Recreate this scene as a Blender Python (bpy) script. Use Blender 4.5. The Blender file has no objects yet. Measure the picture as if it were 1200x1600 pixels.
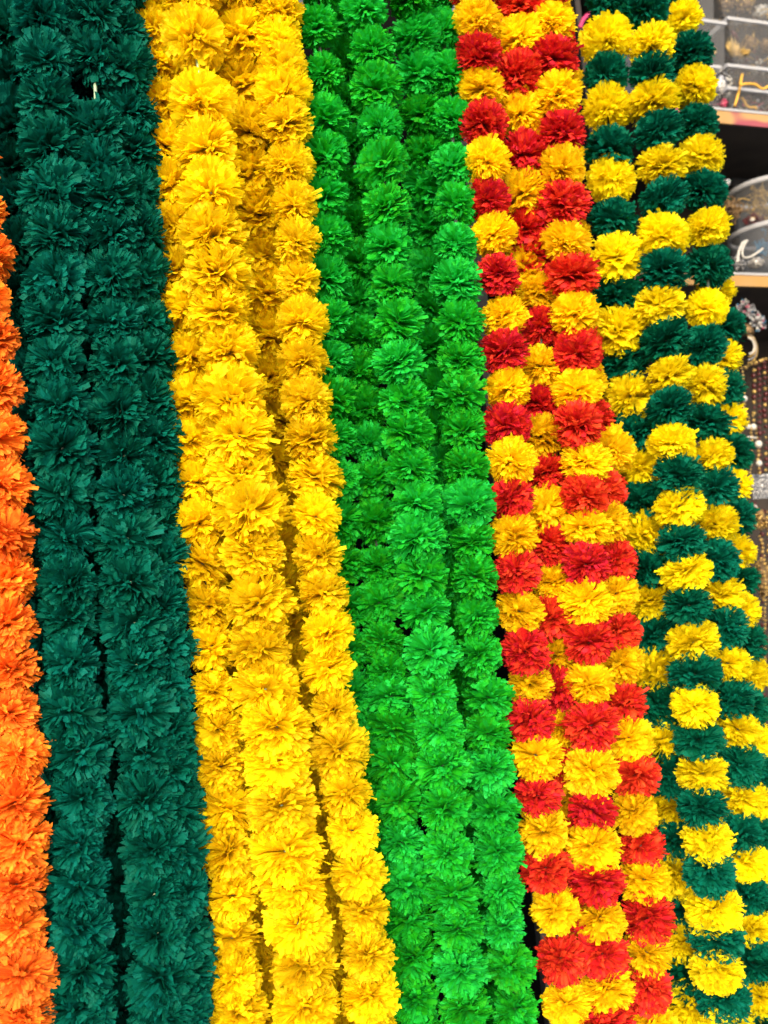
import bpy, math, random
from mathutils import Vector, Matrix, noise
rnd = random.Random(11)
S = bpy.context.scene
COL = S.collection

# ------------------------------------------------------------------ camera
W, H, F = 1200.0, 1600.0, 1650.0          # photograph size and focal length in its pixels
YAW, PITCH, ROLL = math.radians(20), math.radians(6), math.radians(5.2)
CAM = Vector((0.0, -1.25, 1.45))
fw = Vector((math.sin(YAW)*math.cos(PITCH), math.cos(YAW)*math.cos(PITCH), math.sin(PITCH)))
rt0 = fw.cross(Vector((0, 0, 1))).normalized()
up0 = rt0.cross(fw).normalized()
rt = rt0*math.cos(ROLL) - up0*math.sin(ROLL)
up = rt0*math.sin(ROLL) + up0*math.cos(ROLL)
cd = bpy.data.cameras.new('camera')
cam = bpy.data.objects.new('camera', cd)
COL.objects.link(cam)
cam.matrix_world = Matrix(((rt.x, up.x, -fw.x, CAM.x), (rt.y, up.y, -fw.y, CAM.y),
                           (rt.z, up.z, -fw.z, CAM.z), (0, 0, 0, 1)))
cd.sensor_fit = 'HORIZONTAL'
cd.sensor_width = 36.0
cd.lens = 36.0*F/W
cd.clip_start, cd.clip_end = 0.02, 200
cd.dof.use_dof = True
cd.dof.focus_distance = 1.20
cd.dof.aperture_fstop = 6.5
S.camera = cam

# ------------------------------------------------------------------ light
SUN_EL, SUN_AZ = math.radians(20), math.radians(205)   # azimuth clockwise from +Y: behind the camera, a little to its left
w = bpy.data.worlds.new('World'); S.world = w; w.use_nodes = True
nt = w.node_tree
sky = nt.nodes.new('ShaderNodeTexSky'); sky.sky_type = 'NISHITA'; sky.sun_disc = False
sky.sun_elevation = SUN_EL; sky.sun_rotation = SUN_AZ; sky.air_density = 1.0; sky.dust_density = 4.0
bg = nt.nodes['Background']; bg.inputs['Strength'].default_value = 0.15
nt.links.new(sky.outputs[0], bg.inputs['Color'])
sl = bpy.data.lights.new('sun', 'SUN'); sl.energy = 1.5; sl.angle = math.radians(60); sl.color = (1, 0.95, 0.88)
so = bpy.data.objects.new('sun', sl); COL.objects.link(so)
sd = Vector((math.sin(SUN_AZ)*math.cos(SUN_EL), math.cos(SUN_AZ)*math.cos(SUN_EL), math.sin(SUN_EL)))
so.rotation_euler = (-sd).to_track_quat('-Z', 'Y').to_euler()
vs = S.view_settings
vs.view_transform = 'Standard'; vs.look = 'None'; vs.gamma = 1; vs.exposure = 1.25

# ------------------------------------------------------------------ helpers
def at(px, py, y):
    """point of the vertical plane Y=y seen at photograph pixel (px, py)"""
    d = fw + rt*((px - W/2)/F) + up*((H/2 - py)/F)
    return CAM + d*((y - CAM.y)/d.y)

def depth(p): return (p - CAM).dot(fw)

class MB:
    def __init__(s): s.v, s.f, s.uv, s.mi = [], [], [], []
    def face(s, idx, uv=None, m=0):
        s.f.append(tuple(idx)); s.uv.append(uv); s.mi.append(m)
    def box(s, a, b, M=None, taper=0.0):
        x0, y0, z0 = a; x1, y1, z1 = b; n = len(s.v); t = taper
        c = [(x0+t, y0+t, z0), (x1-t, y0+t, z0), (x1-t, y1-t, z0), (x0+t, y1-t, z0),
             (x0, y0, z1), (x1, y0, z1), (x1, y1, z1), (x0, y1, z1)]
        for p in c: s.v.append(M @ Vector(p) if M else Vector(p))
        for q in ((0, 3, 2, 1), (4, 5, 6, 7), (0, 1, 5, 4), (1, 2, 6, 5), (2, 3, 7, 6), (3, 0, 4, 7)):
            s.face([n+i for i in q])
    def tube(s, pts, r, k=8, caps=True):
        pts = [Vector(p) for p in pts]; n0 = len(s.v); L = len(pts)
        rr = r if isinstance(r, (list, tuple)) else [r]*L
        prev = None
        for i, p in enumerate(pts):
            t = (pts[min(i+1, L-1)] - pts[max(i-1, 0)]).normalized()
            if prev is None:
                a = t.orthogonal().normalized()
            else:
                a = (prev - t*prev.dot(t)).normalized()
            prev = a; b = t.cross(a)
            for j in range(k):
                th = 2*math.pi*j/k
                s.v.append(p + (a*math.cos(th) + b*math.sin(th))*rr[i])
        for i in range(L-1):
            for j in range(k):
                s.face((n0+i*k+j, n0+i*k+(j+1) % k, n0+(i+1)*k+(j+1) % k, n0+(i+1)*k+j))
        if caps:
            s.face([n0+j for j in reversed(range(k))]); s.face([n0+(L-1)*k+j for j in range(k)])
    def lathe(s, c, prof, k=20, ax=Vector((0, 0, 1)), closed=False):
        ax = ax.normalized(); a = ax.orthogonal().normalized(); b = ax.cross(a); n0 = len(s.v); L = len(prof)
        for r, z in prof:
            for j in range(k):
                th = 2*math.pi*j/k
                s.v.append(Vector(c) + ax*z + (a*math.cos(th) + b*math.sin(th))*max(r, 1e-5))
        for i in range(L if closed else L-1):
            i2 = (i+1) % L
            for j in range(k):
                s.face((n0+i*k+j, n0+i*k+(j+1) % k, n0+i2*k+(j+1) % k, n0+i2*k+j))
    def ball(s, c, r, k=8, sq=1.0):
        s.lathe(c, [(r*math.sin(math.pi*i/6), -r*sq*math.cos(math.pi*i/6)) for i in range(7)], k)
    def mesh(s, name, mats, smooth=False):
        me = bpy.data.meshes.new(name)
        me.from_pydata([tuple(v) for v in s.v], [], s.f)
        for m in (mats if isinstance(mats, (list, tuple)) else [mats]): me.materials.append(m)
        if any(u for u in s.uv):
            ul = me.uv_layers.new(name='UVMap'); k = 0
            for u, f in zip(s.uv, s.f):
                for j in range(len(f)):
                    ul.data[k].uv = u[j] if u else (0, 0); k += 1
        if any(s.mi): me.polygons.foreach_set('material_index', s.mi)
        if smooth: me.polygons.foreach_set('use_smooth', [True]*len(s.f))
        me.update()
        return me
    def build(s, name, mats, parent=None, smooth=False, origin=None):
        if origin is not None:
            o0 = Vector(origin); s.v = [Vector(p) - o0 for p in s.v]
        o = bpy.data.objects.new(name, s.mesh(name, mats, smooth)); COL.objects.link(o)
        if origin is not None: o.location = origin
        if parent: 
            o.parent = parent
            if origin is None: o.matrix_parent_inverse = Matrix.Translation(parent.location).inverted()
            else: o.location = Vector(origin) - parent.location
        return o

def tag(o, label=None, cat=None, group=None, kind=None):
    if label: o['label'] = label
    if cat: o['category'] = cat
    if group: o['group'] = group
    if kind: o['kind'] = kind
    return o

def empty(name, loc, label, cat, group=None):
    o = bpy.data.objects.new(name, None); COL.objects.link(o); o.location = loc
    o.empty_display_size = 0.02
    return tag(o, label, cat, group)

# ------------------------------------------------------------------ materials
def nodes(m):
    m.use_nodes = True; t = m.node_tree
    return t, t.nodes, t.links, t.nodes['Principled BSDF']

def cloth(name, c, hue=0.012, trans=0.35, spec=0.2):
    """thin dyed fabric strip: weave streaks, slight dye variation per strip and per flower, light passes through"""
    m = bpy.data.materials.new(name); t, N, L, P = nodes(m)
    geo = N.new('ShaderNodeNewGeometry'); oi = N.new('ShaderNodeObjectInfo')
    uv = N.new('ShaderNodeUVMap')
    mp = N.new('ShaderNodeMapping'); mp.inputs['Scale'].default_value = (26, 2.2, 1)
    L.new(uv.outputs[0], mp.inputs[0])
    nz = N.new('ShaderNodeTexNoise'); nz.inputs['Scale'].default_value = 1.0; nz.inputs['Detail'].default_value = 3
    L.new(mp.outputs[0], nz.inputs['Vector'])
    hsv = N.new('ShaderNodeHueSaturation'); hsv.inputs['Color'].default_value = (*c, 1)
    def rng(sock, lo, hi):
        r = N.new('ShaderNodeMapRange'); r.inputs[3].default_value = lo; r.inputs[4].default_value = hi
        L.new(sock, r.inputs[0]); return r.outputs[0]
    h = N.new('ShaderNodeMath'); h.operation = 'ADD'
    L.new(rng(geo.outputs['Random Per Island'], 0.5-hue, 0.5+hue), h.inputs[0])
    L.new(rng(oi.outputs['Random'], -hue*0.7, hue*0.7), h.inputs[1])
    L.new(h.outputs[0], hsv.inputs['Hue'])
    v = N.new('ShaderNodeMath'); v.operation = 'MULTIPLY'
    L.new(rng(geo.outputs['Random Per Island'], 0.84, 1.14), v.inputs[0])
    L.new(rng(nz.outputs['Fac'], 0.72, 1.22), v.inputs[1])
    v2 = N.new('ShaderNodeMath'); v2.operation = 'MULTIPLY'
    L.new(v.outputs[0], v2.inputs[0]); L.new(rng(oi.outputs['Random'], 0.9, 1.08), v2.inputs[1])
    L.new(v2.outputs[0], hsv.inputs['Value'])
    L.new(hsv.outputs[0], P.inputs['Base Color'])
    P.inputs['Roughness'].default_value = 0.62
    P.inputs['Specular IOR Level'].default_value = spec
    bp = N.new('ShaderNodeBump'); bp.inputs['Strength'].default_value = 0.35; bp.inputs['Distance'].default_value = 0.0006
    L.new(nz.outputs['Fac'], bp.inputs['Height']); L.new(bp.outputs[0], P.inputs['Normal'])
    tr = N.new('ShaderNodeBsdfTranslucent'); L.new(hsv.outputs[0], tr.inputs['Color'])
    mx = N.new('ShaderNodeMixShader'); mx.inputs[0].default_value = trans
    L.new(P.outputs[0], mx.inputs[1]); L.new(tr.outputs[0], mx.inputs[2])
    L.new(mx.outputs[0], N['Material Output'].inputs[0])
    return m

def simple(name, c, rough=0.5, metal=0.0, noise=0.0, scale=40, spec=0.5, bump=0.0):
    m = bpy.data.materials.new(name); t, N, L, P = nodes(m)
    P.inputs['Base Color'].default_value = (*c, 1); P.inputs['Roughness'].default_value = rough
    P.inputs['Metallic'].default_value = metal; P.inputs['Specular IOR Level'].default_value = spec
    if noise or bump:
        tc = N.new('ShaderNodeTexCoord')
        nz = N.new('ShaderNodeTexNoise'); nz.inputs['Scale'].default_value = scale; nz.inputs['Detail'].default_value = 5
        L.new(tc.outputs['Object'], nz.inputs['Vector'])
        if noise:
            cr = N.new('ShaderNodeValToRGB')
            cr.color_ramp.elements[0].position = 0.3; cr.color_ramp.elements[1].position = 0.7
            cr.color_ramp.elements[0].color = (*[x*(1-noise) for x in c], 1)
            cr.color_ramp.elements[1].color = (*[min(1, x*(1+noise)) for x in c], 1)
            L.new(nz.outputs['Fac'], cr.inputs[0]); L.new(cr.outputs[0], P.inputs['Base Color'])
        if bump:
            b = N.new('ShaderNodeBump'); b.inputs['Strength'].default_value = bump; b.inputs['Distance'].default_value = 0.002
            L.new(nz.outputs['Fac'], b.inputs['Height']); L.new(b.outputs[0], P.inputs['Normal'])
    return m

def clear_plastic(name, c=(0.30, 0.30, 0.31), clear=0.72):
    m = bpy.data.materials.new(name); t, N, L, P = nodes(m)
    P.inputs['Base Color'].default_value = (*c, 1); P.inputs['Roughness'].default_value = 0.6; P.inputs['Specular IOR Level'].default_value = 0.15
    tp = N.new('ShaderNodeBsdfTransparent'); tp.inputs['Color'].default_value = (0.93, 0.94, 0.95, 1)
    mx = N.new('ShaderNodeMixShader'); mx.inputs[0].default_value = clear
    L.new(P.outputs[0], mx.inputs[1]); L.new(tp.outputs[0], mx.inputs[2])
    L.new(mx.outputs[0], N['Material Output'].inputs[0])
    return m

M = {
 'darkgreen': cloth('dark green fabric', (0.0006, 0.118, 0.082), 0.01, 0.26, 0.09),
 'yellow': cloth('golden yellow fabric', (0.95, 0.76, 0.006), 0.007, 0.58),
 'green': cloth('bright green fabric', (0.016, 0.54, 0.040), 0.010, 0.45),
 'red': cloth('red fabric', (0.70, 0.030, 0.017), 0.008, 0.30),
 'amber': cloth('amber yellow fabric', (0.96, 0.73, 0.006), 0.009, 0.55),
 'lemon': cloth('lemon yellow fabric', (0.95, 0.82, 0.006), 0.005, 0.5),
 'teal': cloth('deep green fabric', (0.0006, 0.120, 0.070), 0.01, 0.2, 0.09),
 'orange': cloth('orange fabric', (0.98, 0.27, 0.022), 0.008, 0.32),
 'straw': simple('pale green plastic straw', (0.28, 0.42, 0.28), 0.4),
 'string': simple('dark string', (0.03, 0.05, 0.04), 0.8),
 'wall': simple('dark painted board', (0.004, 0.004, 0.004), 1.0, noise=0.3, scale=9, spec=0.05),
 'steel': simple('brushed steel', (0.32, 0.32, 0.34), 0.35, 0.9, noise=0.15, scale=60),
 'wood': simple('dark brown laminate', (0.022, 0.016, 0.013), 0.8, noise=0.35, scale=22),
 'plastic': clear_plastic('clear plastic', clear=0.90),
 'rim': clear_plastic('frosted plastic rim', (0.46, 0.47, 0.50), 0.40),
 'gold': simple('gold metal', (0.46, 0.31, 0.10), 0.32, 0.8, bump=0.9, scale=420, noise=0.35),
 'antique': simple('antique gold metal', (0.20, 0.125, 0.055), 0.42, 0.6, bump=1.0, scale=350, noise=0.5),
 'silver': simple('silver metal', (0.36, 0.36, 0.37), 0.3, 0.85, noise=0.3, scale=300, bump=0.8),
 'pearl': simple('pearl bead', (0.50, 0.49, 0.45), 0.25),
 'redbead': simple('dark red bead', (0.06, 0.003, 0.005), 0.35),
 'pinkbead': simple('pink bead', (0.33, 0.03, 0.08), 0.3),
 'bluebead': simple('blue bead', (0.05, 0.17, 0.30), 0.25),
 'yellowcord': simple('yellow cord', (0.60, 0.33, 0.03), 0.6),
 'greybin': simple('dark grey plastic', (0.035, 0.036, 0.04), 0.4),
 'pink': simple('magenta strap', (0.45, 0.03, 0.12), 0.5),
 'black': simple('black velvet', (0.006, 0.006, 0.007), 0.9),
}
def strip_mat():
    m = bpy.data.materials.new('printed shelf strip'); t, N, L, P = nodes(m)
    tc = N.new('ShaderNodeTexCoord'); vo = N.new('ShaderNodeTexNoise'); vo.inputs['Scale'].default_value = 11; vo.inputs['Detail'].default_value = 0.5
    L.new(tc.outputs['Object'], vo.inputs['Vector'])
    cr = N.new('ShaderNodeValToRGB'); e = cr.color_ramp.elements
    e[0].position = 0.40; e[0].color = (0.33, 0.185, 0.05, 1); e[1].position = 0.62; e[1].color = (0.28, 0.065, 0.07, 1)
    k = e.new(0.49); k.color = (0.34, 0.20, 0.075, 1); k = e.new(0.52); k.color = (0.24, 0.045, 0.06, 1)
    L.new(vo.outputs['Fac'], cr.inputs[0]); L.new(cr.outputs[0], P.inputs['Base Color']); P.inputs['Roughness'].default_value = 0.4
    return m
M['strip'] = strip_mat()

# ------------------------------------------------------------------ flower meshes (shared)
def flower_mesh(seed, layers=16, count=40, slit=0.55):
    """pompom of radius 1: ruffled fabric discs stacked on the local Z axis, their rims slit into square-cut strips"""
    r = random.Random(seed); mb = MB(); so_ = Vector((r.uniform(0, 90), r.uniform(0, 90), r.uniform(0, 90)))
    def crumple(p, k):
        # the cloth is squeezed: neighbouring strips are pushed the same way
        v = noise.noise_vector(p*2.1 + so_)*0.15 + noise.noise_vector(p*5.0 + so_)*0.09
        d = p.normalized() if p.length > 1e-4 else p
        v -= d*(v.dot(d)*0.6)
        return p + v*k
    for li in range(layers):
        t = -1 + 2*(li + r.uniform(-0.25, 0.25))/(layers-1)
        ph0 = math.radians(82)*max(-1, min(1, t))
        n = max(8, int(count*max(0.12, math.cos(ph0))**0.75))
        k1, k2, k3 = r.randint(2, 4), r.randint(5, 8), r.randint(9, 13)
        p1, p2, p3 = (r.uniform(0, 6.28) for _ in range(3))
        a1, a2, a3 = r.uniform(0.08, 0.2), r.uniform(0.08, 0.17), r.uniform(0.03, 0.07)
        off = r.uniform(0, 6.28); lay = r.uniform(0.93, 1.01)
        cl = 0
        for i in range(n):
            if cl <= 0:
                cl = r.randint(3, 7); cj = r.gauss(0, 0.07); cb = r.gauss(0, 0.36); cr_ = r.uniform(0.93, 1.03); ct = r.gauss(0, 0.16)
            cl -= 1
            th = off + 2*math.pi*(i + r.uniform(-0.12, 0.12))/n
            wv = a1*math.sin(k1*th+p1) + a2*math.sin(k2*th+p2) + a3*math.sin(k3*th+p3)
            dwv = a1*k1*math.cos(k1*th+p1) + a2*k2*math.cos(k2*th+p2) + a3*k3*math.cos(k3*th+p3)
            ph = max(-1.52, min(1.52, ph0 + wv + cj + r.gauss(0, 0.025)))
            sup = (abs(math.cos(ph))**2.5 + abs(math.sin(ph))**2.5)**(-0.4)
            Rr = lay*cr_*(1 + r.gauss(0, 0.045))*sup
            if r.random() < 0.04: Rr *= r.uniform(1.05, 1.16)
            bend = cb + r.gauss(0, 0.14)
            rad = Vector((math.cos(th), math.sin(th), 0)); tan = Vector((-math.sin(th), math.cos(th), 0)); zz = Vector((0, 0, 1))
            d1 = rad*math.cos(ph) + zz*math.sin(ph); u1 = -rad*math.sin(ph) + zz*math.cos(ph)
            tw = math.atan(dwv*0.9) + ct + r.gauss(0, 0.2)
            base = rad*0.05 + zz*0.22*t
            wd = min(0.24, 2*math.pi*max(0.30, math.cos(ph0))/n)*1.04/max(0.55, math.cos(math.atan(dwv*0.9)))*r.uniform(0.82, 1.12)
            rows = []
            segs = ((0.05, 0.30), (0.50, 0.74), (0.80, 0.93), (1.0, 0.90))
            for s_, wf in segs:
                b = bend*max(0, s_-0.5)/0.5
                p = base + d1*(Rr*s_*(1-0.16*b*b)) + u1*(Rr*0.40*b*max(0, s_-0.35))
                a = tw*(0.4+0.6*s_)
                wdir = tan*math.cos(a) + (u1*math.cos(b) - d1*math.sin(b))*math.sin(a)
                rows.append((p, wdir*(wd*wf*0.5), (u1*math.cos(a) - tan*math.sin(a))*(wd*0.12*wf*r.uniform(-1, 1))))
            sl_ = r.uniform(-0.03, 0.03)
            n0 = len(mb.v)
            for q, (p, wv_, cr0) in enumerate(rows):
                e = d1*sl_ if q == len(rows)-1 else Vector()
                kk = segs[q][0]**1.5
                mb.v += [crumple(p - wv_ + e, kk), crumple(p + cr0, kk), crumple(p + wv_ - e, kk)]
            ou, ov = r.random()*9, r.random()*9
            for q in range(len(rows)-1):
                for h in (0, 1):
                    a0 = n0 + q*3 + h
                    uvs = [(ou+h*.5, ov+segs[q][0]), (ou+h*.5+.5, ov+segs[q][0]), (ou+h*.5+.5, ov+segs[q+1][0]), (ou+h*.5, ov+segs[q+1][0])]
                    mb.face((a0, a0+1, a0+4, a0+3), uvs)
    return mb

NV = 12
FL = {}
def flower_variants(kind):
    if kind not in FL:
        fine = kind in ('red', 'amber', 'lemon', 'teal')     # the two-coloured garlands have finer, closer strips
        if fine not in FL:
            FL[fine] = [flower_mesh(100+i, 16+i % 3, 56) if fine else flower_mesh(300+i, 15+i % 4, 48+3*(i % 3)) for i in range(NV)]
        FL[kind] = [b.mesh('flower', M[kind], False) for b in FL[fine]]
    return FL[kind]

# ------------------------------------------------------------------ setting
XS = at(905, 60, 0.30).x
wl = MB(); wl.box((-1.2, 0.30, 0.0), (XS, 0.34, 3.4))
tag(wl.build('wall', M['wall']), 'dark board wall behind the hanging garlands', None, None, 'structure')

# ------------------------------------------------------------------ garlands
def garland(label, group, colours, pts, rpx, layer, tilt=0.32, squash=0.80, extend=(3, 3), straws=(), petals=(), cord='string'):
    """pts: photograph pixels of flower centres from top to bottom; layer: distance of the string in front of (-) or behind (+) plane Y=0"""
    ly = layer if callable(layer) else (lambda y: layer)
    k = len(pts)
    d0 = (pts[0][0]-pts[min(4, k-1)][0], pts[0][1]-pts[min(4, k-1)][1]); m0 = min(4, k-1)
    d1 = (pts[-1][0]-pts[-1-m0][0], pts[-1][1]-pts[-1-m0][1])
    P = [(pts[0][0]+d0[0]/m0*j, pts[0][1]+d0[1]/m0*j) for j in range(extend[0], 0, -1)] + list(pts) + \
        [(pts[-1][0]+d1[0]/m0*j, pts[-1][1]+d1[1]/m0*j) for j in range(1, extend[1]+1)]
    ci = lambda j: colours[(j-extend[0]) % len(colours)]
    w3 = [at(x + rnd.gauss(0, 2.2), y + rnd.gauss(0, 1.6), ly(y) + rnd.uniform(-0.007, 0.007)) for x, y in P]
    mid = w3[len(w3)//2]
    R = rpx*depth(mid)/F
    root = empty('flower_garland', w3[-1] + (w3[-1]-w3[-2])*0.5, label, 'garland', group)
    c = MB()
    top = w3[0] + (w3[0]-w3[1])*1.2
    c.tube([top] + w3 + [root.location.copy()], 0.0022, 6)
    c.build('string', M[cord], root, True)
    out = []
    for j, p in enumerate(w3):
        col = ci(j)
        vs_ = flower_variants(col)
        o = bpy.data.objects.new('flower', vs_[rnd.randrange(NV)])
        COL.objects.link(o)
        o.parent = root
        o.location = p - root.location
        ax = (w3[max(0, j-1)] - w3[min(len(w3)-1, j+1)]).normalized()
        jit = Vector((rnd.gauss(0, tilt), rnd.gauss(0, tilt), 0))
        q = (ax + jit).normalized().to_track_quat('Z', 'Y')
        o.rotation_mode = 'QUATERNION'
        o.rotation_quaternion = q @ Matrix.Rotation(rnd.uniform(0, 6.283), 3, 'Z').to_quaternion()
        s = R*(rnd.uniform(0.90, 1.08) if len(set(colours)) == 1 else rnd.uniform(0.93, 1.05))
        o.scale = (s*rnd.uniform(0.92, 1.06), s*rnd.uniform(0.92, 1.06), s*squash*rnd.uniform(0.9, 1.1))
        if len(set(colours)) > 1:
            o['label'] = {'red': 'red flower', 'amber': 'golden yellow flower', 'lemon': 'yellow flower', 'teal': 'dark green flower'}[col]
        if rnd.random() < 0.16 and not petals:
            loose_petal(o, col, rnd.choice((-1, 1)), rnd.uniform(-0.8, 0.8), 1.28)
        for pj, sx, sz, ln in petals:
            if pj == j - extend[0]: loose_petal(o, col, sx, sz, ln)
        out.append(o)
    return root, out

def loose_petal(fl, col, sx, sz, ln):
    """one strip that sticks out of its flower sideways, towards the viewer's right (sx=1) or left"""
    inv = fl.rotation_quaternion.inverted()
    d = inv @ (Vector((sx, -0.55, sz)).normalized()); d = Vector((d.x, d.y, d.z)).normalized()
    n = (inv @ Vector((0.15*sx, -1, 0.3))); wv = d.cross(n).normalized(); n = wv.cross(d).normalized()
    mb = MB(); ou = rnd.random()*9
    prof = ((0.3, 0.05, 0), (0.7, 0.075, 0.02), (0.95, 0.09, 0.05), (ln, 0.085, 0.0))
    for s_, w_, b_ in prof:
        p = d*s_ + n*b_; mb.v += [p - wv*w_, p + n*0.02, p + wv*w_]
    for q in range(3):
        for h in (0, 1):
            a0 = q*3+h
            mb.face((a0, a0+1, a0+4, a0+3), [(ou+h*.5, q*.33), (ou+h*.5+.5, q*.33), (ou+h*.5+.5, q*.33+.33), (ou+h*.5, q*.33+.33)])
    pt_ = bpy.data.objects.new('petal', mb.mesh('petal', M[col])); COL.objects.link(pt_); pt_.parent = fl

def even(path, ys):
    """points at heights ys along a pixel polyline"""
    o = []
    for y in ys:
        for (x0, y0), (x1, y1) in zip(path, path[1:]):
            if y <= y1 or (x1, y1) == path[-1]:
                o.append((x0 + (x1-x0)*(y-y0)/(y1-y0), y)); break
    return o
def steps(a, b, n):
    return [a + (b-a)*i/(n-1) + rnd.uniform(-3, 3) for i in range(n)]

G1 = 'dark green garlands hanging in a bundle'
G2 = 'yellow garlands hanging in a bundle'
G3 = 'bright green garlands hanging in a bundle'
G4 = 'red and yellow garlands hanging in a bundle'
G5 = 'yellow and dark green garlands hanging in a bundle'

# orange, at the left border
oy = [265, 330, 400, 470, 530, 605, 685, 760, 840, 905, 975, 1045, 1115, 1180, 1250, 1320, 1385, 1450, 1525, 1590]
ox = [-47, -40, -33, -24, -17, -7, -10, 2, 6, 8, 13, 15, 18, 25, 23, 26, 30, 29, 36, 36]
garland('orange garland cut by the left border of the photo, beside the dark green bundle', None, ['orange'], list(zip(ox, oy)), 47, -0.07)

# dark green bundle
A = [(62, -35), (66, 30), (70, 95), (76, 160), (80, 228), (84, 300), (86, 370), (88, 440), (88, 505), (88, 567), (90, 630), (97, 705), (100, 773), (107, 840),
     (107, 906), (110, 967), (113, 1035), (115, 1110), (122, 1175), (127, 1246), (123, 1318), (124, 1383), (127, 1450), (130, 1512), (130, 1576)]
garland('dark green garland in front, between the orange garland and the black vertical gap', G1, ['darkgreen'], A, 46, -0.06, tilt=0.55, squash=1.0)
B = [(146, -40), (148, 20), (146, 90), (152, 203), (158, 262), (168, 310), (173, 365), (180, 432), (180, 505), (183, 572), (187, 643), (190, 710), (193, 776), (197, 842),
     (203, 908), (207, 973), (213, 1040), (220, 1112), (230, 1175), (233, 1250), (240, 1326), (241, 1396), (247, 1460), (253, 1526), (257, 1585)]
garland('dark green garland in front with a pale straw showing in a gap near its top', G1, ['darkgreen'], B, 46, -0.055, tilt=0.55, squash=1.0, cord='straw')
garland('dark green garland set back beside the yellow bundle', G1, ['darkgreen'],
        even([(183, -30), (197, 150), (212, 300), (226, 480), (236, 640), (247, 820), (258, 1000), (266, 1150), (275, 1300), (281, 1420), (288, 1600)], steps(-20, 1590, 26)), 43, -0.035, tilt=0.5, squash=1.1)
garland('dark green garland mostly hidden behind the orange garland', G1, ['darkgreen'],
        even([(8, -30), (20, 200), (38, 420), (55, 600), (66, 800), (78, 1066), (90, 1400), (100, 1600)], steps(-10, 1595, 25)), 50, 0.02, tilt=0.5, squash=1.05)
garland('dark green garland hidden deep in the black gap between the two front dark green garlands', G1, ['darkgreen'],
        even([(112, -30), (125, 300), (140, 600), (160, 1000), (186, 1330), (196, 1600)], steps(-15, 1580, 25)), 46, lambda y: 0.0+0.07*min(1, max(0, y)/500), squash=1.05)

# yellow bundle
E = [(240, -15), (245, 43), (252, 100), (256, 160), (260, 227), (267, 293), (273, 353), (282, 420), (289, 480), (292, 560), (297, 628), (303, 688), (307, 753), (310, 816), (317, 880),
     (323, 946), (329, 1010), (333, 1080), (338, 1138), (347, 1197), (353, 1266), (359, 1333), (363, 1398), (363, 1464), (364, 1526), (368, 1585)]
garland('yellow garland at the left edge of the yellow bundle, touching the dark green', G2, ['yellow'], E, 43, lambda y: -0.01-0.02*y/1600)
Fm = [(298, -20), (303, 60), (313, 160), (320, 233), (328, 300), (334, 367), (339, 428), (343, 488), (355, 552), (361, 622), (373, 682), (380, 742), (390, 800), (395, 862), (402, 940),
      (409, 1008), (417, 1075), (430, 1135), (435, 1196), (440, 1260), (448, 1328), (456, 1386), (464, 1446), (473, 1508), (477, 1575)]
garland('widest yellow garland, at the front in the middle of the yellow bundle', G2, ['yellow'], Fm, 53, -0.075, tilt=0.45, cord='straw')
Gm = [(365, -10), (374, 60), (382, 135), (390, 205), (398, 270), (404, 335), (411, 400), (417, 460), (420, 525), (424, 590), (430, 655), (434, 720), (438, 785), (442, 850), (446, 915), (450, 980),
      (458, 1045), (466, 1110), (475, 1175), (484, 1240), (494, 1305), (503, 1370), (512, 1435), (520, 1500), (528, 1565)]
garland('yellow garland sunk behind and between the two front yellow garlands', G2, ['yellow'], Gm, 50, lambda y: -0.045 + 0.115*min(1, max(0, y)/700))
Hm = [(426, -30), (432, 22), (438, 66), (443, 106), (444, 146), (446, 190), (452, 256), (456, 322), (463, 380), (466, 444), (472, 504), (477, 563), (482, 625), (485, 686), (488, 745), (493, 808), (500, 867), (505, 926), (511, 988),
      (515, 1043), (523, 1110), (533, 1175), (541, 1237), (550, 1300), (558, 1366), (567, 1430), (573, 1493), (581, 1560)]
garland('yellow garland at the right edge of the yellow bundle, against the bright green', G2, ['yellow'], Hm, 41, -0.068, petals=((7, 1, 0.55, 1.45), (7, 1, 0.3, 1.3), (16, 1, 0.2, 1.2)))
garland('yellow garland seen only in slivers behind the widest yellow garland', G2, ['yellow'],
        even([(300, -20), (330, 400), (350, 800), (375, 1100), (410, 1600)], steps(-10, 1590, 25)), 42, 0.05)

# bright green bundle
I1 = [(497, -25), (503, 43), (510, 113), (513, 185), (517, 245), (520, 307), (523, 370), (527, 435), (530, 497), (533, 566), (534, 626), (539, 685), (541, 750), (544, 816), (550, 883), (555, 950), (557, 1016),
      (565, 1085), (571, 1150), (578, 1215), (586, 1280), (594, 1345), (602, 1410), (610, 1475), (618, 1540), (625, 1600)]
I1 = [(x-14*min(1, max(0, y)/450), y) for x, y in I1]
garland('bright green garland at the left of its bundle, tucked behind the yellow edge lower down', G3, ['green'], I1, 37, lambda y: -0.045+0.05*min(1, max(0, y)/900))
I2 = [(548, 160), (551, 225), (555, 290), (558, 350), (560, 410), (563, 470), (565, 525), (567, 578), (572, 635), (577, 692), (580, 750), (584, 816), (590, 883), (594, 942), (598, 1000), (603, 1048),
      (607, 1090), (613, 1138), (617, 1190), (623, 1250), (630, 1315), (634, 1383), (638, 1438), (643, 1497), (647, 1560)]
garland('bright green garland recessed at the top, coming forward beside the yellow at the bottom', G3, ['green'], I2, 37.5, lambda y: 0.045-0.075*min(1, max(0, y-300)/900), extend=(5, 3))
J = [(567, -45), (573, 15), (581, 75), (589, 137), (594, 200), (598, 260), (606, 323), (608, 384), (613, 446), (620, 506), (624, 567), (630, 626), (637, 680), (642, 733), (648, 785), (654, 842), (660, 898),
     (667, 956), (673, 1018), (680, 1083), (687, 1142), (691, 1200), (699, 1263), (704, 1330), (710, 1393), (717, 1453), (721, 1515), (727, 1575)]
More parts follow.
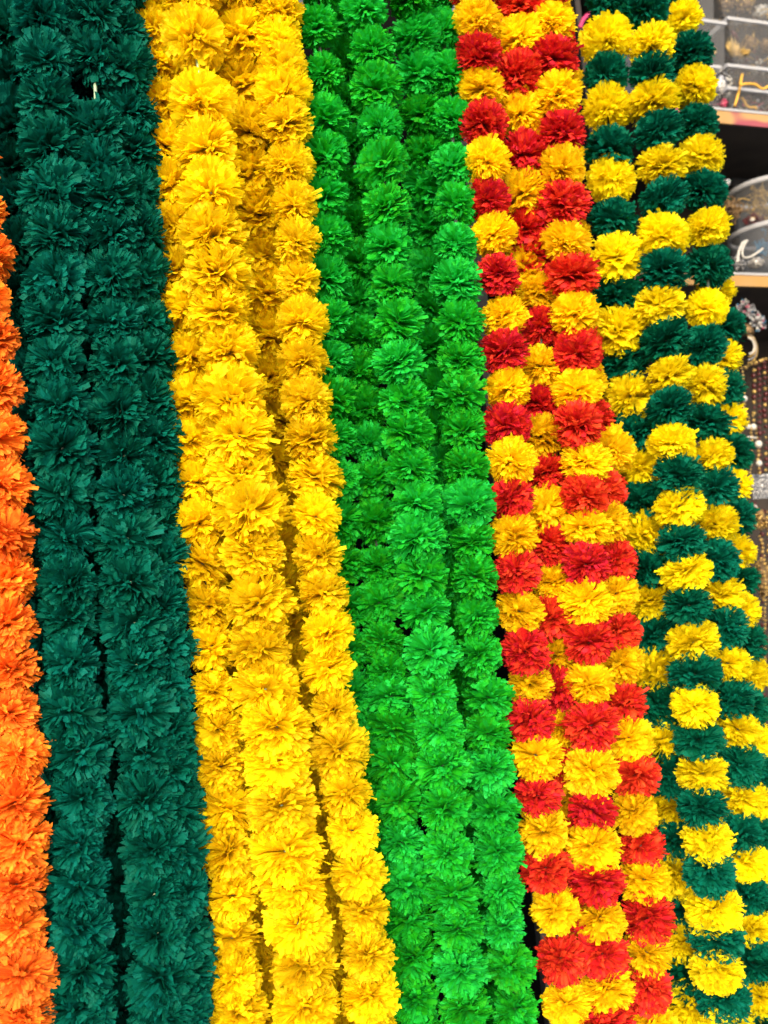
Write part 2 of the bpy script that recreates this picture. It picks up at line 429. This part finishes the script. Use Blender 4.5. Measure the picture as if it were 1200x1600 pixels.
garland('foremost bright green garland, in the middle of the green bundle', G3, ['green'], J, 40.5, -0.075)
garland('bright green garland sinking into the dark groove between the two front green garlands', G3, ['green'],
        [(640, -5), (647, 57), (654, 115), (662, 180), (664, 243), (667, 300), (667, 360), (672, 420), (676, 482), (680, 545), (684, 607), (688, 668), (692, 730), (697, 792), (702, 854), (708, 916), (714, 978), (720, 1040),
         (726, 1102), (731, 1164), (737, 1226), (742, 1288), (748, 1350), (753, 1412), (758, 1474), (763, 1536), (768, 1598)], 38, lambda y: -0.035+0.11*min(1, max(0, y)/450))
Lg = [(682, -10), (689, 53), (698, 117), (704, 190), (707, 258), (710, 322), (711, 383), (713, 440), (719, 502), (720, 563), (721, 617), (724, 673), (728, 730), (733, 788), (737, 846), (740, 905), (744, 963), (750, 1023),
      (757, 1085), (760, 1143), (764, 1203), (770, 1266), (777, 1330), (783, 1390), (789, 1450), (796, 1510), (805, 1575)]
garland('bright green garland at the right edge of its bundle, against the red and yellow', G3, ['green'], Lg, 38.5, lambda y: -0.005-0.05*min(1, max(0, y)/500))

# red and amber bundle
RA, AR = ['red', 'amber'], ['amber', 'red']
Mm = [(746, 31), (749, 85), (751, 140), (756, 195), (760, 253), (767, 312), (772, 368), (777, 430), (785, 492), (787, 552), (790, 608), (793, 665), (797, 720), (801, 778), (803, 835), (809, 892), (812, 953), (819, 1015),
      (826, 1070), (832, 1125), (838, 1183), (842, 1243), (852, 1298), (855, 1360), (866, 1420), (876, 1498), (888, 1570)]
garland('red and yellow garland nearest the bright green bundle', G4, AR, Mm, 38.5, -0.05, squash=0.79)
garland('red and yellow garland between two others at the top, hidden by its neighbour lower down', G4, RA,
        [(808, 12), (806, 62), (808, 118), (812, 180), (817, 240), (818, 298), (820, 360), (818, 423), (822, 480), (822, 535), (824, 590), (826, 648), (830, 705), (834, 762), (838, 820), (842, 878), (846, 936), (850, 994), (855, 1050), (860, 1108), (866, 1165)], 37, lambda y: -0.03+0.075*min(1, max(0, y-300)/300), squash=0.86)
garland('red and yellow garland in the recess between the two wider ones, showing from mid height', G4, RA,
        [(836, 345), (838, 400), (842, 457), (843, 510), (844, 573), (843, 629), (847, 682), (849, 739), (853, 793), (856, 852), (860, 909), (864, 967), (867, 1022), (870, 1076), (879, 1138), (876, 1195), (884, 1252), (888, 1310), (892, 1365), (900, 1420), (906, 1480)][1:], 37, lambda y: -0.012, squash=0.79)
Om = [(862, 35), (867, 92), (872, 148), (876, 206), (875, 266), (880, 321), (884, 377), (893, 432), (899, 490), (899, 550), (906, 606), (904, 663), (913, 721), (914, 776), (913, 824), (913, 883), (915, 942), (918, 1003),
      (920, 1067), (922, 1136), (925, 1205), (925, 1266), (929, 1323), (931, 1379), (937, 1436), (939, 1492), (946, 1546), (949, 1595)]
garland('red and yellow garland in front, right of the recess, wide blooms down the bundle centre', G4, AR, Om, 40, -0.05, squash=0.77)
Pm = [(861, 15), (867, 62), (874, 130), (876, 190), (879, 252), (882, 308), (886, 366), (892, 420), (898, 478), (904, 540), (914, 596), (927, 650), (950, 702), (938, 766), (947, 816), (960, 873), (962, 930), (968, 984), (971, 1036),
      (977, 1097), (984, 1154), (993, 1209), (994, 1267), (1002, 1323), (1006, 1377), (1010, 1434), (1012, 1489), (1014, 1547), (1018, 1600)]
garland('red and yellow garland bordering the yellow and dark green bundle', G4, AR, Pm, 37, lambda y: 0.02-0.045*min(1, max(0, y-400)/500), squash=0.80)

# lemon and dark green bundle
TL, LT = ['teal', 'lemon'], ['lemon', 'teal']
def between(ps):
    o = []
    for (a, b) in zip(ps, ps[1:]):
        o += [a, ((a[0]+b[0])/2, (a[1]+b[1])/2)]
    return o + [ps[-1]]
Q = between([(951, 61), (950, 176), (955, 287), (961, 406), (968, 514), (988, 621), (997, 730), (1007, 836), (1017, 940), (1028, 1045), (1037, 1156), (1047, 1260), (1057, 1366), (1067, 1473), (1076, 1570)])
garland('yellow and dark green garland nearest the red and yellow bundle', G5, LT, Q, 40, squash=0.76, layer=lambda y: -0.01+0.03*min(1, max(0, y-400)/300))
Rm = [(1005, 12), (1014, 71), (1018, 118), (1022, 158), (1030, 206), (1034, 261), (1038, 311), (1037, 369), (1037, 423), (1035, 476), (1038, 531), (1043, 586), (1046, 638), (1051, 692), (1058, 743), (1063, 793), (1066, 847), (1070, 895),
      (1075, 947), (1079, 1003), (1084, 1053), (1087, 1103), (1093, 1155), (1095, 1208), (1098, 1260), (1103, 1313), (1107, 1362), (1114, 1419), (1117, 1470), (1121, 1514), (1129, 1563), (1133, 1597)]
garland('yellow and dark green garland in front in the middle of its bundle', G5, TL, Rm, 40, -0.045, squash=0.72)
Sm = [(1068, 27), (1079, 79), (1087, 134), (1090, 190), (1094, 242), (1100, 296), (1102, 358), (1107, 417), (1096, 481), (1100, 543), (1101, 605), (1102, 660), (1110, 713), (1113, 764), (1118, 817), (1120, 875), (1125, 930), (1131, 980),
      (1138, 1035), (1144, 1092), (1150, 1143), (1154, 1195), (1159, 1246), (1160, 1299), (1165, 1350), (1170, 1400), (1173, 1451), (1178, 1504), (1183, 1556), (1186, 1602)]
garland('yellow and dark green garland second from the jewellery shelves', G5, LT, Sm, 37, -0.02, squash=0.75)
Tm = [(1110, 250), (1114, 302), (1120, 356), (1127, 406), (1133, 458), (1138, 510), (1140, 559), (1145, 607), (1147, 657), (1151, 707), (1155, 759), (1159, 807), (1163, 858), (1165, 904), (1171, 954), (1174, 1006), (1180, 1052), (1181, 1108),
      (1185, 1157), (1191, 1205), (1195, 1250), (1198, 1300), (1202, 1355), (1205, 1405), (1208, 1455), (1212, 1505), (1216, 1555), (1220, 1600)]
Tm = [(x-13, y) for x, y in Tm]
garland('yellow and dark green garland bordering the jewellery shelves', G5, LT, Tm, 33, lambda y: 0.03, squash=0.80)

# ------------------------------------------------------------------ ground
gm = simple('pale concrete paving', (0.27, 0.265, 0.255), 0.9, noise=0.2, scale=3)
g = MB(); g.box((-30, -30, -0.1), (30, 30, 0.0)); tag(g.build('pavement', gm), 'grey pavement', None, None, 'structure')

# ------------------------------------------------------------------ pole and bin behind the garlands
p = MB(); q = at(707, 60, 0.22); p.box((q.x-0.011, q.y-0.008, 0.0), (q.x+0.011, q.y+0.008, 3.0))
o = p.build('upright_post', M['steel']); tag(o, 'grey steel post behind the gap between the bright green and the red and yellow garlands', 'post')
b = empty('wall_bracket', at(463, 18, 0.12), 'small steel bracket in the gap between the top of the yellow and bright green bundles', 'bracket')
p = MB(); q = b.location; p.box((q.x-0.012, q.y-0.002, q.z-0.03), (q.x+0.012, q.y+0.002, q.z+0.04)); p.build('plate', M['steel'], b)
p = MB(); p.tube([q+Vector((0, -0.002, 0.0)), q+Vector((0, 0.18, 0.0))], 0.005); p.build('rod', M['steel'], b)
p = MB(); p.lathe(q+Vector((0.0, -0.0025, 0.012)), [(0, 0.004), (0.004, 0.003), (0.005, 0)], 12, Vector((0, -1, 0))); p.build('bolt', M['silver'], b)

# ------------------------------------------------------------------ display shelves
YF = 0.30
XL, XR = XS + 0.004, at(1150, 200, YF).x + 0.55
zt1, zb1 = at(1150, 170, YF).z, at(1150, 193, YF).z
zt2, zb2 = at(1160, 425, YF).z, at(1160, 446, YF).z
sh = empty('display_shelves', Vector((XL, YF, 0)), 'dark shelf rack of jewellery tubs with printed yellow and red shelf edges', 'shelves')
p = MB(); p.box((XL, YF+0.36, 0.0), (XR, YF+0.38, 3.4)); p.build('back_panel', M['wood'], sh)
p = MB(); p.box((XL, YF+0.02, 0.0), (XL+0.02, YF+0.357, 3.4)); p.build('side_panel', M['wood'], sh)
p = MB(); p.box((XR-0.02, YF+0.02, 0.0), (XR, YF+0.357, 3.4)); p.build('side_panel', M['wood'], sh)
for zt, zb in ((zt1, zb1), (zt2, zb2), (zt1+0.36, zb1+0.36)):
    p = MB(); p.box((XL+0.022, YF+0.006, zb), (XR-0.022, YF+0.357, zt-0.002)); sb = p.build('shelf_board', M['wood'], sh)
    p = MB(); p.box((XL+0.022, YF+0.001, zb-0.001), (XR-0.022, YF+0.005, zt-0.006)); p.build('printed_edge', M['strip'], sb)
    p = MB(); p.box((XL+0.022, YF-0.001, zt-0.0055), (XR-0.022, YF+0.005, zt-0.001)); p.build('white_lip', M['rim'], sb)

def tub(x0, x1, ytop, ybot, yp, label, dep=0.16, group='clear plastic tubs on the shelves', taper=0.010):
    ym = (ytop+ybot)/2
    a, b_ = at(x0, ym, yp), at(x1, ym, yp)
    zt, zb = at((x0+x1)/2, ytop, yp).z, at((x0+x1)/2, ybot, yp).z
    c = Vector(((a.x+b_.x)/2, yp+dep/2, zb))
    t = empty('plastic_tub', c, label, 'tub', group)
    hx, hy, h, th = (b_.x-a.x)/2, dep/2, zt-zb, 0.0015
    m = MB()
    def ring(ix, iy, z): return [Vector((c.x-ix, c.y-iy, z)), Vector((c.x+ix, c.y-iy, z)), Vector((c.x+ix, c.y+iy, z)), Vector((c.x-ix, c.y+iy, z))]
    r0, r1 = ring(hx-taper, hy-taper, zb), ring(hx-0.003, hy-0.003, zt-0.004)
    q0, q1 = ring(hx-taper-th, hy-taper-th, zb+th), ring(hx-0.003-th, hy-0.003-th, zt-0.004)
    for r in (r0, r1, q0, q1): m.v += r
    for i in range(4):
        j = (i+1) % 4
        m.face((i, j, 4+j, 4+i)); m.face((8+j, 8+i, 12+i, 12+j))
    m.face((3, 2, 1, 0)); m.face((8, 9, 10, 11))
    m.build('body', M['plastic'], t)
    m = MB()
    o_, i_ = hx, hx-0.007
    for (x_0, x_1, y_0, y_1) in ((-hx, hx, -hy, -hy+0.006), (-hx, hx, hy-0.006, hy), (-hx, -hx+0.006, -hy+0.0062, hy-0.0062), (hx-0.006, hx, -hy+0.0062, hy-0.0062)):
        m.box((c.x+x_0, c.y+y_0, zt-0.006), (c.x+x_1, c.y+y_1, zt))
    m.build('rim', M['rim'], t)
    return t, c, hx-taper, zb+0.002, zt

YT = YF + 0.012
tub(1010, 1131, 96, 169, YT, 'left clear tub on the upper shelf, holding a grey beaded bundle')
tub(1139, 1262, 141, 173, YT, 'shallow clear tub standing on the upper shelf with yellow cord in it')
tub(1139, 1262, 106, 138, YT, 'shallow clear tub stacked above the one with the yellow cord')
tub(1012, 1139, 26, 94, YT, 'nearly empty clear tub with a small gold cluster, behind the highest dark green blooms')
tub(1142, 1265, 34, 103, YT, 'clear tub holding gold ball ornaments and black hooks')
tub(1005, 1122, -45, 22, YT, 'grey clear tub at the top border of the photo')
tub(1125, 1262, -40, 30, YT, 'clear tub at the top border holding brown gold balls and white beads')

def cluster(label, name, cat, px, py, y, rpx, n, mats, rb, group=None, seed=1, squash=1.0, part='bead'):
    """a bunch of beads or granules wired into one ornament; bead sizes in metres"""
    r = random.Random(seed); c = at(px, py, y); R = rpx*depth(c)/F
    t = empty(name, c, label, cat, group)
    for mi, mt in enumerate(mats):
        m = MB()
        for i in range(n//len(mats)):
            d = Vector((r.gauss(0, 1), r.gauss(0, 1), r.gauss(0, 1))).normalized()*R*r.uniform(0.75, 1.0)
            d.z *= squash
            m.ball(c+d, rb*r.uniform(0.7, 1.25), 6)
        tag(m.build(part, mt, t, True), kind='stuff')
    m = MB(); m.ball(c, R*0.82, 10, squash); m.build('core', mats[0], t, True)
    return t
YC = YT + 0.03
cluster('large brown gold ball in the tub at the top border, left one of two', 'gold_ball', 'ornament', 1135, 4, YC, 13, 90, [M['antique'], M['antique']], 0.0022, seed=2)
cluster('large brown gold ball in the tub at the top border, right one of two', 'gold_ball', 'ornament', 1164, 6, YC, 15, 90, [M['antique'], M['gold']], 0.0022, seed=3)
cluster('white beaded ornament in the tub at the top right corner', 'beaded_ornament', 'ornament', 1190, 20, YC, 13, 110, [M['pearl'], M['silver']], 0.0018, seed=4)
cluster('round gold filigree ball in the tub below the two brown gold balls', 'gold_ball', 'ornament', 1171, 68, YC, 14, 120, [M['antique'], M['gold']], 0.0020, seed=5)
cluster('bright gold granulated ornament beneath the round filigree ball', 'gold_ornament', 'ornament', 1160, 84, YC-0.015, 10, 90, [M['gold']], 0.0022, seed=6, squash=0.7)
cluster('second brown gold ball at the right border of the photo', 'gold_ball', 'ornament', 1196, 72, YC, 12, 80, [M['antique']], 0.0022, seed=7)
cluster('small gold bead cluster in the nearly empty tub beside the dark green bloom', 'bead_cluster', 'ornament', 1111, 80, YC-0.01, 7, 16, [M['gold']], 0.0042, seed=8)
cluster('grey beaded bundle in the left tub on the upper shelf', 'beaded_bundle', 'ornament', 1124, 134, YC, 20, 240, [M['silver'], M['pearl']], 0.0019, seed=9, squash=1.25)
o = cluster('pink beaded bauble under the grey bundle in the left tub', 'beaded_bauble', 'ornament', 1130, 162, YC-0.015, 6, 40, [M['pinkbead']], 0.002, seed=10)

def wire(name, label, cat, pts, y, r, mat, group=None):
    m = MB(); P = [at(px, py, y+ (dz if len(pp) > 2 else 0)) for pp in pts for (px, py, dz) in [(pp[0], pp[1], pp[2] if len(pp) > 2 else 0)]]
    # smooth
    out = []
    for i in range(len(P)-1):
        p0, p1, p2, p3 = P[max(i-1, 0)], P[i], P[i+1], P[min(i+2, len(P)-1)]
        for k in range(6):
            u = k/6
            out.append(0.5*((2*p1) + (p2-p0)*u + (2*p0-5*p1+4*p2-p3)*u*u + (3*p1-p0-3*p2+p3)*u**3))
    out.append(P[-1])
    m.tube(out, r, 7)
    o = m.build(name, mat, None, True, origin=P[0]); return tag(o, label, cat, group)
wire('hook', 'black wire hook in the tub of gold balls', 'hook', [(1186, 82), (1188, 66), (1191, 62), (1192, 72), (1189, 84)], YC-0.02, 0.0009, M['black'])
wire('hook', 'black wire hook behind the dark green bloom in the nearly empty tub', 'hook', [(1103, 62), (1104, 50), (1107, 46), (1107, 54), (1105, 62)], YC-0.02, 0.0009, M['black'])
wire('cord', 'black cord draped over the grey beaded bundle', 'cord', [(1111, 112), (1118, 120), (1126, 114), (1134, 120)], YC-0.028, 0.0016, M['black'])
wire('cord', 'black loop of cord low on the grey beaded bundle', 'cord', [(1118, 156), (1120, 145), (1126, 146), (1127, 155), (1121, 158)], YC-0.028, 0.0012, M['black'])
wire('yellow_cord', 'yellow cord draped over the rim of the stacked shallow tubs', 'cord', [(1148, 166, 0.0), (1156, 138, -0.002), (1160, 116, 0.01), (1157, 132, -0.018), (1165, 131, -0.018), (1180, 132, -0.018), (1192, 139, -0.018), (1204, 132, -0.018)], YT, 0.0024, M['yellowcord'])
wire('yellow_cord', 'short yellow cord coiled at the bottom of the lowest shallow tub', 'cord', [(1158, 152), (1162, 157), (1166, 165), (1172, 168), (1180, 168), (1182, 171)], YT+0.02, 0.0026, M['yellowcord'])
m = MB(); c = at(1146, 80, YC-0.01)
for i in range(13):
    a = -1.0+2.0*i/12; L_ = 0.034*(1-0.35*abs(a)); d = Vector((math.sin(a*0.6), 0.1*math.sin(i*2.1), math.cos(a*0.6)))
    m.tube([c+Vector((a*0.006, 0, -0.012)), c+d*L_*0.5+Vector((a*0.008, 0, 0)), c+d*L_], [0.0022, 0.003, 0.0006], 6)
tag(m.build('leaf_ornament', M['gold'], None, True, origin=c), 'spiky gold leaf ornament standing in the tub beside the filigree ball', 'ornament')
m = MB(); c = at(1147, 54, YC); m.tube([c+Vector((-0.006, 0, 0.008)), c, c+Vector((0.009, 0, -0.012))], [0.002, 0.0055, 0.002], 8)
tag(m.build('red_pod', M['redbead'], None, True, origin=c), 'small dark red pod behind the spiky gold leaf', 'ornament')

def heap(label, px0, px1, py, y, n, mats, rb, seed):
    r = random.Random(seed); a, b = at(px0, py, y), at(px1, py, y)
    t = empty('ornament_heap', (a+b)/2, label, 'ornaments'); bags = [MB() for _ in mats]
    for i in range(n):
        u = r.random(); p = a+(b-a)*u; h = abs(r.gauss(0, 0.007))
        k = r.randrange(len(mats)); c = Vector((p.x, y+r.uniform(-0.02, 0.05), a.z+0.002+h))
        if r.random() < 0.6: bags[k].ball(c, rb*r.uniform(.6, 1.4), 6)
        else:
            d = Vector((r.gauss(0, 1), r.gauss(0, 1), r.gauss(0, .6))).normalized()*rb*3; bags[k].tube([c-d, c+Vector((0, 0, rb)), c+d], rb*.35, 5)
    for g_, mt in zip(bags, mats): tag(g_.build('pieces', mt, t, True), kind='stuff')
heap('loose gold and brown trinkets covering the floor of the gold ball tub', 1146, 1255, 98, YT+0.03, 130, [M['antique'], M['gold'], M['redbead'], M['pearl']], 0.003, 61)
heap('dark trinkets on the floor of the lowest shallow tub behind the yellow cord', 1143, 1255, 170, YT+0.04, 90, [M['antique'], M['redbead'], M['silver'], M['pinkbead']], 0.0028, 62)
heap('mixed trinkets in the shallow tub above the yellow cord tub', 1143, 1255, 135, YT+0.05, 90, [M['antique'], M['redbead'], M['black']], 0.0028, 63)
heap('brown trinkets on the floor of the tub at the top border', 1128, 1255, 26, YT+0.03, 110, [M['antique'], M['black'], M['gold']], 0.003, 64)
heap('grey and pink bead scraps on the floor of the left tub on the upper shelf', 1050, 1130, 166, YT+0.03, 90, [M['silver'], M['pinkbead'], M['black']], 0.0026, 65)

# round tubs on the lower shelf
def bowl(px, ytop, ybot, rpx, y, label):
    zt, zb = at(px, ytop, y-0.02).z, at(px, ybot, y-0.02).z
    c = at(px, (ytop+ybot)/2, y); c.z = zb; R = rpx*depth(c)/F
    t = empty('round_tub', c, label, 'tub', 'round clear tubs on the lower shelf'); h = zt-zb
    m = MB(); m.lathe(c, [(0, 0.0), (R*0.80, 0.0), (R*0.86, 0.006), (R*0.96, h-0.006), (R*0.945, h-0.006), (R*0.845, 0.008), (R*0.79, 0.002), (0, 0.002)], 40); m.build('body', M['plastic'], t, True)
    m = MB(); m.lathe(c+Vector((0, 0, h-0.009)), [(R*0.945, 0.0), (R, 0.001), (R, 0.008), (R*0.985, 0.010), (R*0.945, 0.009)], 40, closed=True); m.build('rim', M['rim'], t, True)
    return t
YB = YF + 0.10
bowl(1204, 358, 423, 62, YB, 'round clear tub standing on the lower shelf with silver hooks in it')
bowl(1204, 290, 357, 64, YB, 'round clear tub stacked on another, holding gold tangles')
m = MB(); c = at(1136, 285, YB-0.05); m.lathe(c, [(0, -0.006), (0.004, -0.006), (0.007, 0.0), (0.006, 0.004), (0, 0.006)], 14)
tag(m.build('lid_knob', M['rim'], None, True, origin=c), 'small white plastic knob beside the stacked round tub', 'knob')
def tangle(label, px, py, y, rpx, n, mat, seed, wr=0.0011, fl=0.6):
    r = random.Random(seed); c = at(px, py, y); R = rpx*depth(c)/F; m = MB()
    for i in range(n):
        p0 = Vector((r.gauss(0, .6), r.gauss(0, .4), r.gauss(0, fl)))*R; v = Vector((r.gauss(0, 1), r.gauss(0, .6), r.gauss(0, 1.2))).normalized()*R*0.5
        b2 = Vector((r.gauss(0, 1), r.gauss(0, 1), r.gauss(0, 1)))*R*0.2
        m.tube([c+p0-v, c+p0+b2, c+p0+v], wr, 5)
        m.ball(c+p0+v, wr*2.2, 6)
    o = m.build('tangled_chain', mat, None, True, origin=c); return tag(o, label, 'jewellery', None)
tangle('gold fringe of chains upright in the stacked round tub', 1188, 316, YB-0.02, 17, 60, M['gold'], 31, fl=0.9)
tangle('brown gold tangle at the left of the stacked round tub', 1146, 326, YB-0.02, 14, 50, M['antique'], 32)
tangle('dark purple tangle at the bottom of the stacked round tub', 1180, 345, YB-0.02, 13, 40, M['redbead'], 33, fl=0.25)
cluster('pearl and gold bead at the front of the stacked round tub', 'bead', 'ornament', 1176, 343, YB-0.045, 3.5, 6, [M['pearl'], M['gold']], 0.002, seed=34)
wire('silver_hook', 'curved silver hook in the lower round tub', 'ornament', [(1152, 410), (1154, 395), (1160, 380), (1168, 376)], YB-0.045, 0.0022, M['pearl'])
wire('silver_hook', 'long silver hook crossing the lower round tub', 'ornament', [(1166, 378), (1160, 390), (1162, 402), (1175, 400), (1192, 388)], YB-0.045, 0.0018, M['pearl'])
tangle('blue chain heap in the lower round tub', 1192, 388, YB-0.015, 12, 40, M['bluebead'], 35)
cluster('grey mesh bauble at the bottom of the lower round tub', 'mesh_bauble', 'ornament', 1181, 411, YB-0.03, 13, 160, [M['silver'], M['pearl']], 0.0014, seed=36, squash=0.6)
tangle('silver heap at the left of the lower round tub', 1152, 411, YB-0.03, 9, 30, M['silver'], 37)
p = MB(); a = at(1140, 250, YF+0.22); b_ = at(1230, 290, YF+0.22); p.box((a.x, a.y, zt2), (b_.x, a.y+0.12, a.z)); 
tag(p.build('dark_box', M['greybin'], None, origin=(a.x, a.y, zt2)), 'dark grey box at the back of the lower shelf behind the round tubs', 'box')

# hanging jewellery below the lower shelf
YH = YF + 0.05
rod = MB(); a = at(1160, 455, YH); rod.tube([(XL+0.021, YH, a.z), (XR-0.021, YH, a.z)], 0.004, 8); rod.build('hanging_rod', M['steel'], sh, True)
def crystal(label, px, py, rpx, seed):
    r = random.Random(seed); c = at(px, py, YH-0.02); R = rpx*depth(c)/F
    t = empty('crystal_brooch', c, label, 'brooch', None)
    spikes, gems = MB(), {k: MB() for k in ('silver', 'pinkbead', 'bluebead', 'pearl')}
    for i in range(60):
        d = Vector((r.gauss(0, 1), -abs(r.gauss(0, .5)), r.gauss(0, 1))).normalized(); L_ = R*r.uniform(.5, 1.05)
        spikes.tube([c, c+d*L_], 0.0008, 5)
        gems[r.choice(['silver', 'silver', 'pearl', 'pinkbead', 'bluebead'])].ball(c+d*L_, 0.0015*r.uniform(.6, 1.5), 6)
    spikes.build('wire_spray', M['silver'], t, True)
    for k, g_ in gems.items():
        if g_.v: g_.build('gem', M[k], t)
    return t
crystal('silver crystal brooch with coloured gems, the higher of two, touching a yellow bloom', 1163, 484, 17, 41)
crystal('silver crystal brooch with pink and blue gems at the right border', 1181, 504, 17, 42)
t = empty('crescent_pendant', at(1176, 545, YH-0.015), 'gold and silver crescent pendant beneath the crystal brooches', 'pendant')
c0 = at(1164, 542, YH-0.015); pxm = depth(c0)/F
for kk, (mt, nm, rr) in enumerate(((M['gold'], 'bead_row', 26), (M['silver'], 'bead_row', 21.5), (M['gold'], 'bead_row', 17), (M['pearl'], 'bead_row', 13))):
    m = MB()
    for i in range(26):
        th = math.radians(75 - 160*i/25); m.ball(c0+Vector((math.cos(th)*rr*pxm*0.9, -0.003*kk, math.sin(th)*rr*pxm)), 0.0017, 7)
    m.build(nm, mt, t, True)
m = MB(); m.lathe(at(1166, 513, YH-0.015)+Vector((0, 0, -0.012)), [(0, 0), (0.014, 0.0), (0.012, 0.012), (0.004, 0.02), (0, 0.02)], 14); m.build('cap', M['antique'], t, True)

def bead_string(label, path, mats, rb, big=(), cat='bead string', group='bead strings hanging below the shelf', y=YH, step=2.3):
    P = [at(px, py, y) for px, py in path]; t = empty('bead_string', P[-1], label, cat, group)
    m = MB(); m.tube(P, 0.0005, 5); m.build('thread', M['string'], t)
    acc = 0; i = 0; bags = [MB() for _ in mats]; d = 0
    for a, b in zip(P, P[1:]):
        L_ = (b-a).length
        while d < L_:
            bags[i % len(mats)].ball(a+(b-a)*(d/L_)+Vector((rnd.gauss(0, rb*.22), rnd.gauss(0, rb*.22), 0)), rb*rnd.uniform(.62, 1.15), 7); d += rb*step; i += 1
        d -= L_
    for b_, mt in zip(bags, mats):
        if b_.v: tag(b_.build('small_bead', mt, t, True), kind='stuff')
    for px, py, r_, mt in big:
        q = MB(); cc = at(px, py, y-0.003); q.ball(cc, r_*depth(cc)/F, 12); q.build('pearl', mt, t, True)
    return t
PE, GO = M['pearl'], M['gold']
bead_string('string of gold and white beads running down the edge of the outermost garland', [(1160, 575), (1162, 610), (1164, 640), (1169, 652), (1173, 668), (1176, 700), (1172, 740)], [GO], 0.0030, [(1163, 623, 5, PE), (1169, 667, 4, PE), (1170, 693, 5, PE), (1172, 723, 4, PE)], y=YH-0.02)
bead_string('string of gold beads with three large white pearls, right of the thinner string', [(1176, 650), (1182, 675), (1185, 700), (1186, 740)], [GO, GO], 0.0036, [(1177, 667, 5, PE), (1185, 694, 6, PE), (1186, 724, 5, PE)], y=YH-0.02)
m = MB(); m.tube([at(1168, 683, YH-0.022), at(1182, 684, YH-0.022)], 0.0018, 8)
tag(m.build('spacer_bar', M['pearl'], None, True, origin=at(1168, 683, YH-0.022)), 'white bar joining the two pearl strings', 'bar')
bead_string('gold chain falling in a long curve at the right border', [(1186, 838), (1191, 850), (1195, 880), (1196, 920), (1195, 960), (1194, 1010), (1197, 1060)], [GO], 0.0032, y=YH-0.02)
for k, (x0, y0, x1, y1, mts) in enumerate(((1178, 570, 1178, 650, ['redbead', 'gold']), (1186, 568, 1187, 742, ['redbead']), (1194, 566, 1196, 742, ['redbead', 'redbead', 'gold']), (1202, 564, 1205, 740, ['redbead', 'gold']), (1190, 800, 1192, 1140, ['redbead', 'antique']), (1200, 800, 1204, 1140, ['antique', 'gold', 'redbead']), (1210, 800, 1216, 1140, ['redbead']))):
    bead_string(['dark red bead strand capped with gold, beside the crescent pendant', 'plain dark red bead strand behind the pearl strings', 'dark red bead strand with every third bead gold', 'dark red and gold bead strand at the right border above the silver ribbon',
                 'dark red and brown bead strand below the silver ribbon', 'gold, brown and red bead strand below the silver ribbon at the border', 'plain dark red bead strand just at the right border below the ribbon'][k],
                [(x0, y0), ((x0+x1)/2+1, (y0+y1)/2), (x1, y1)], [M[q] for q in mts], 0.0046, y=YH+0.02, group='dark red bead strands behind the pearl strings')
bead_string('row of gold beads across the tops of the dark red strands', [(1164, 574), (1175, 569), (1190, 563), (1215, 556)], [GO], 0.0040, y=YH+0.005, group=None)
t = empty('sequin_ribbon', at(1190, 757, YH), 'wide silver glitter ribbon under the pearl strings', 'ribbon'); r = random.Random(5)
m = MB(); a = at(1172, 742, YH); b_ = at(1225, 777, YH); m.box((a.x, YH, b_.z), (b_.x, YH+0.004, a.z)); m.build('band', M['silver'], t)
m = MB()
for i in range(1200):
    c = Vector((r.uniform(a.x, b_.x), YH-0.0015, r.uniform(b_.z, a.z))); nrm = Vector((r.gauss(0, .5), -1, r.gauss(0, .5))).normalized(); u = nrm.orthogonal().normalized()*0.0012; v = nrm.cross(u)
    n0 = len(m.v); m.v += [c+u, c+v, c-u, c-v]; m.face((n0, n0+1, n0+2, n0+3))
o = m.build('sequin', M['silver'], t); o['kind'] = 'stuff'
cluster('gold flower pendant hanging under the silver ribbon', 'flower_pendant', 'pendant', 1187, 812, YH-0.02, 11, 70, [GO, M['antique']], 0.0034, seed=51, squash=1.5)
cluster('white pearl and red bead tassel top under the silver ribbon', 'bead_tassel', 'pendant', 1178, 790, YH-0.03, 4, 8, [PE, M['redbead']], 0.0026, seed=52)
cluster('brown gold disc pendant beside the long gold chain', 'disc_pendant', 'pendant', 1192, 905, YH, 13, 120, [M['antique'], GO], 0.0026, seed=53, squash=2.6)

# things glimpsed between the two colour bundles, at the top
p = MB(); a = at(908, 62, YF+0.03); b_ = at(1010, 190, YF+0.03); p.box((a.x, a.y, b_.z), (b_.x, a.y+0.2, a.z))
tag(p.build('storage_bin', M['greybin'], None, origin=(a.x, a.y, b_.z)), 'dark grey storage bin glimpsed between the red bundle and the dark green bundle', 'bin')
wire('strap', 'magenta strap curling above the dark grey bin', 'strap', [(906, 44), (912, 30), (922, 22), (932, 21)], YF+0.02, 0.004, M['pink'])
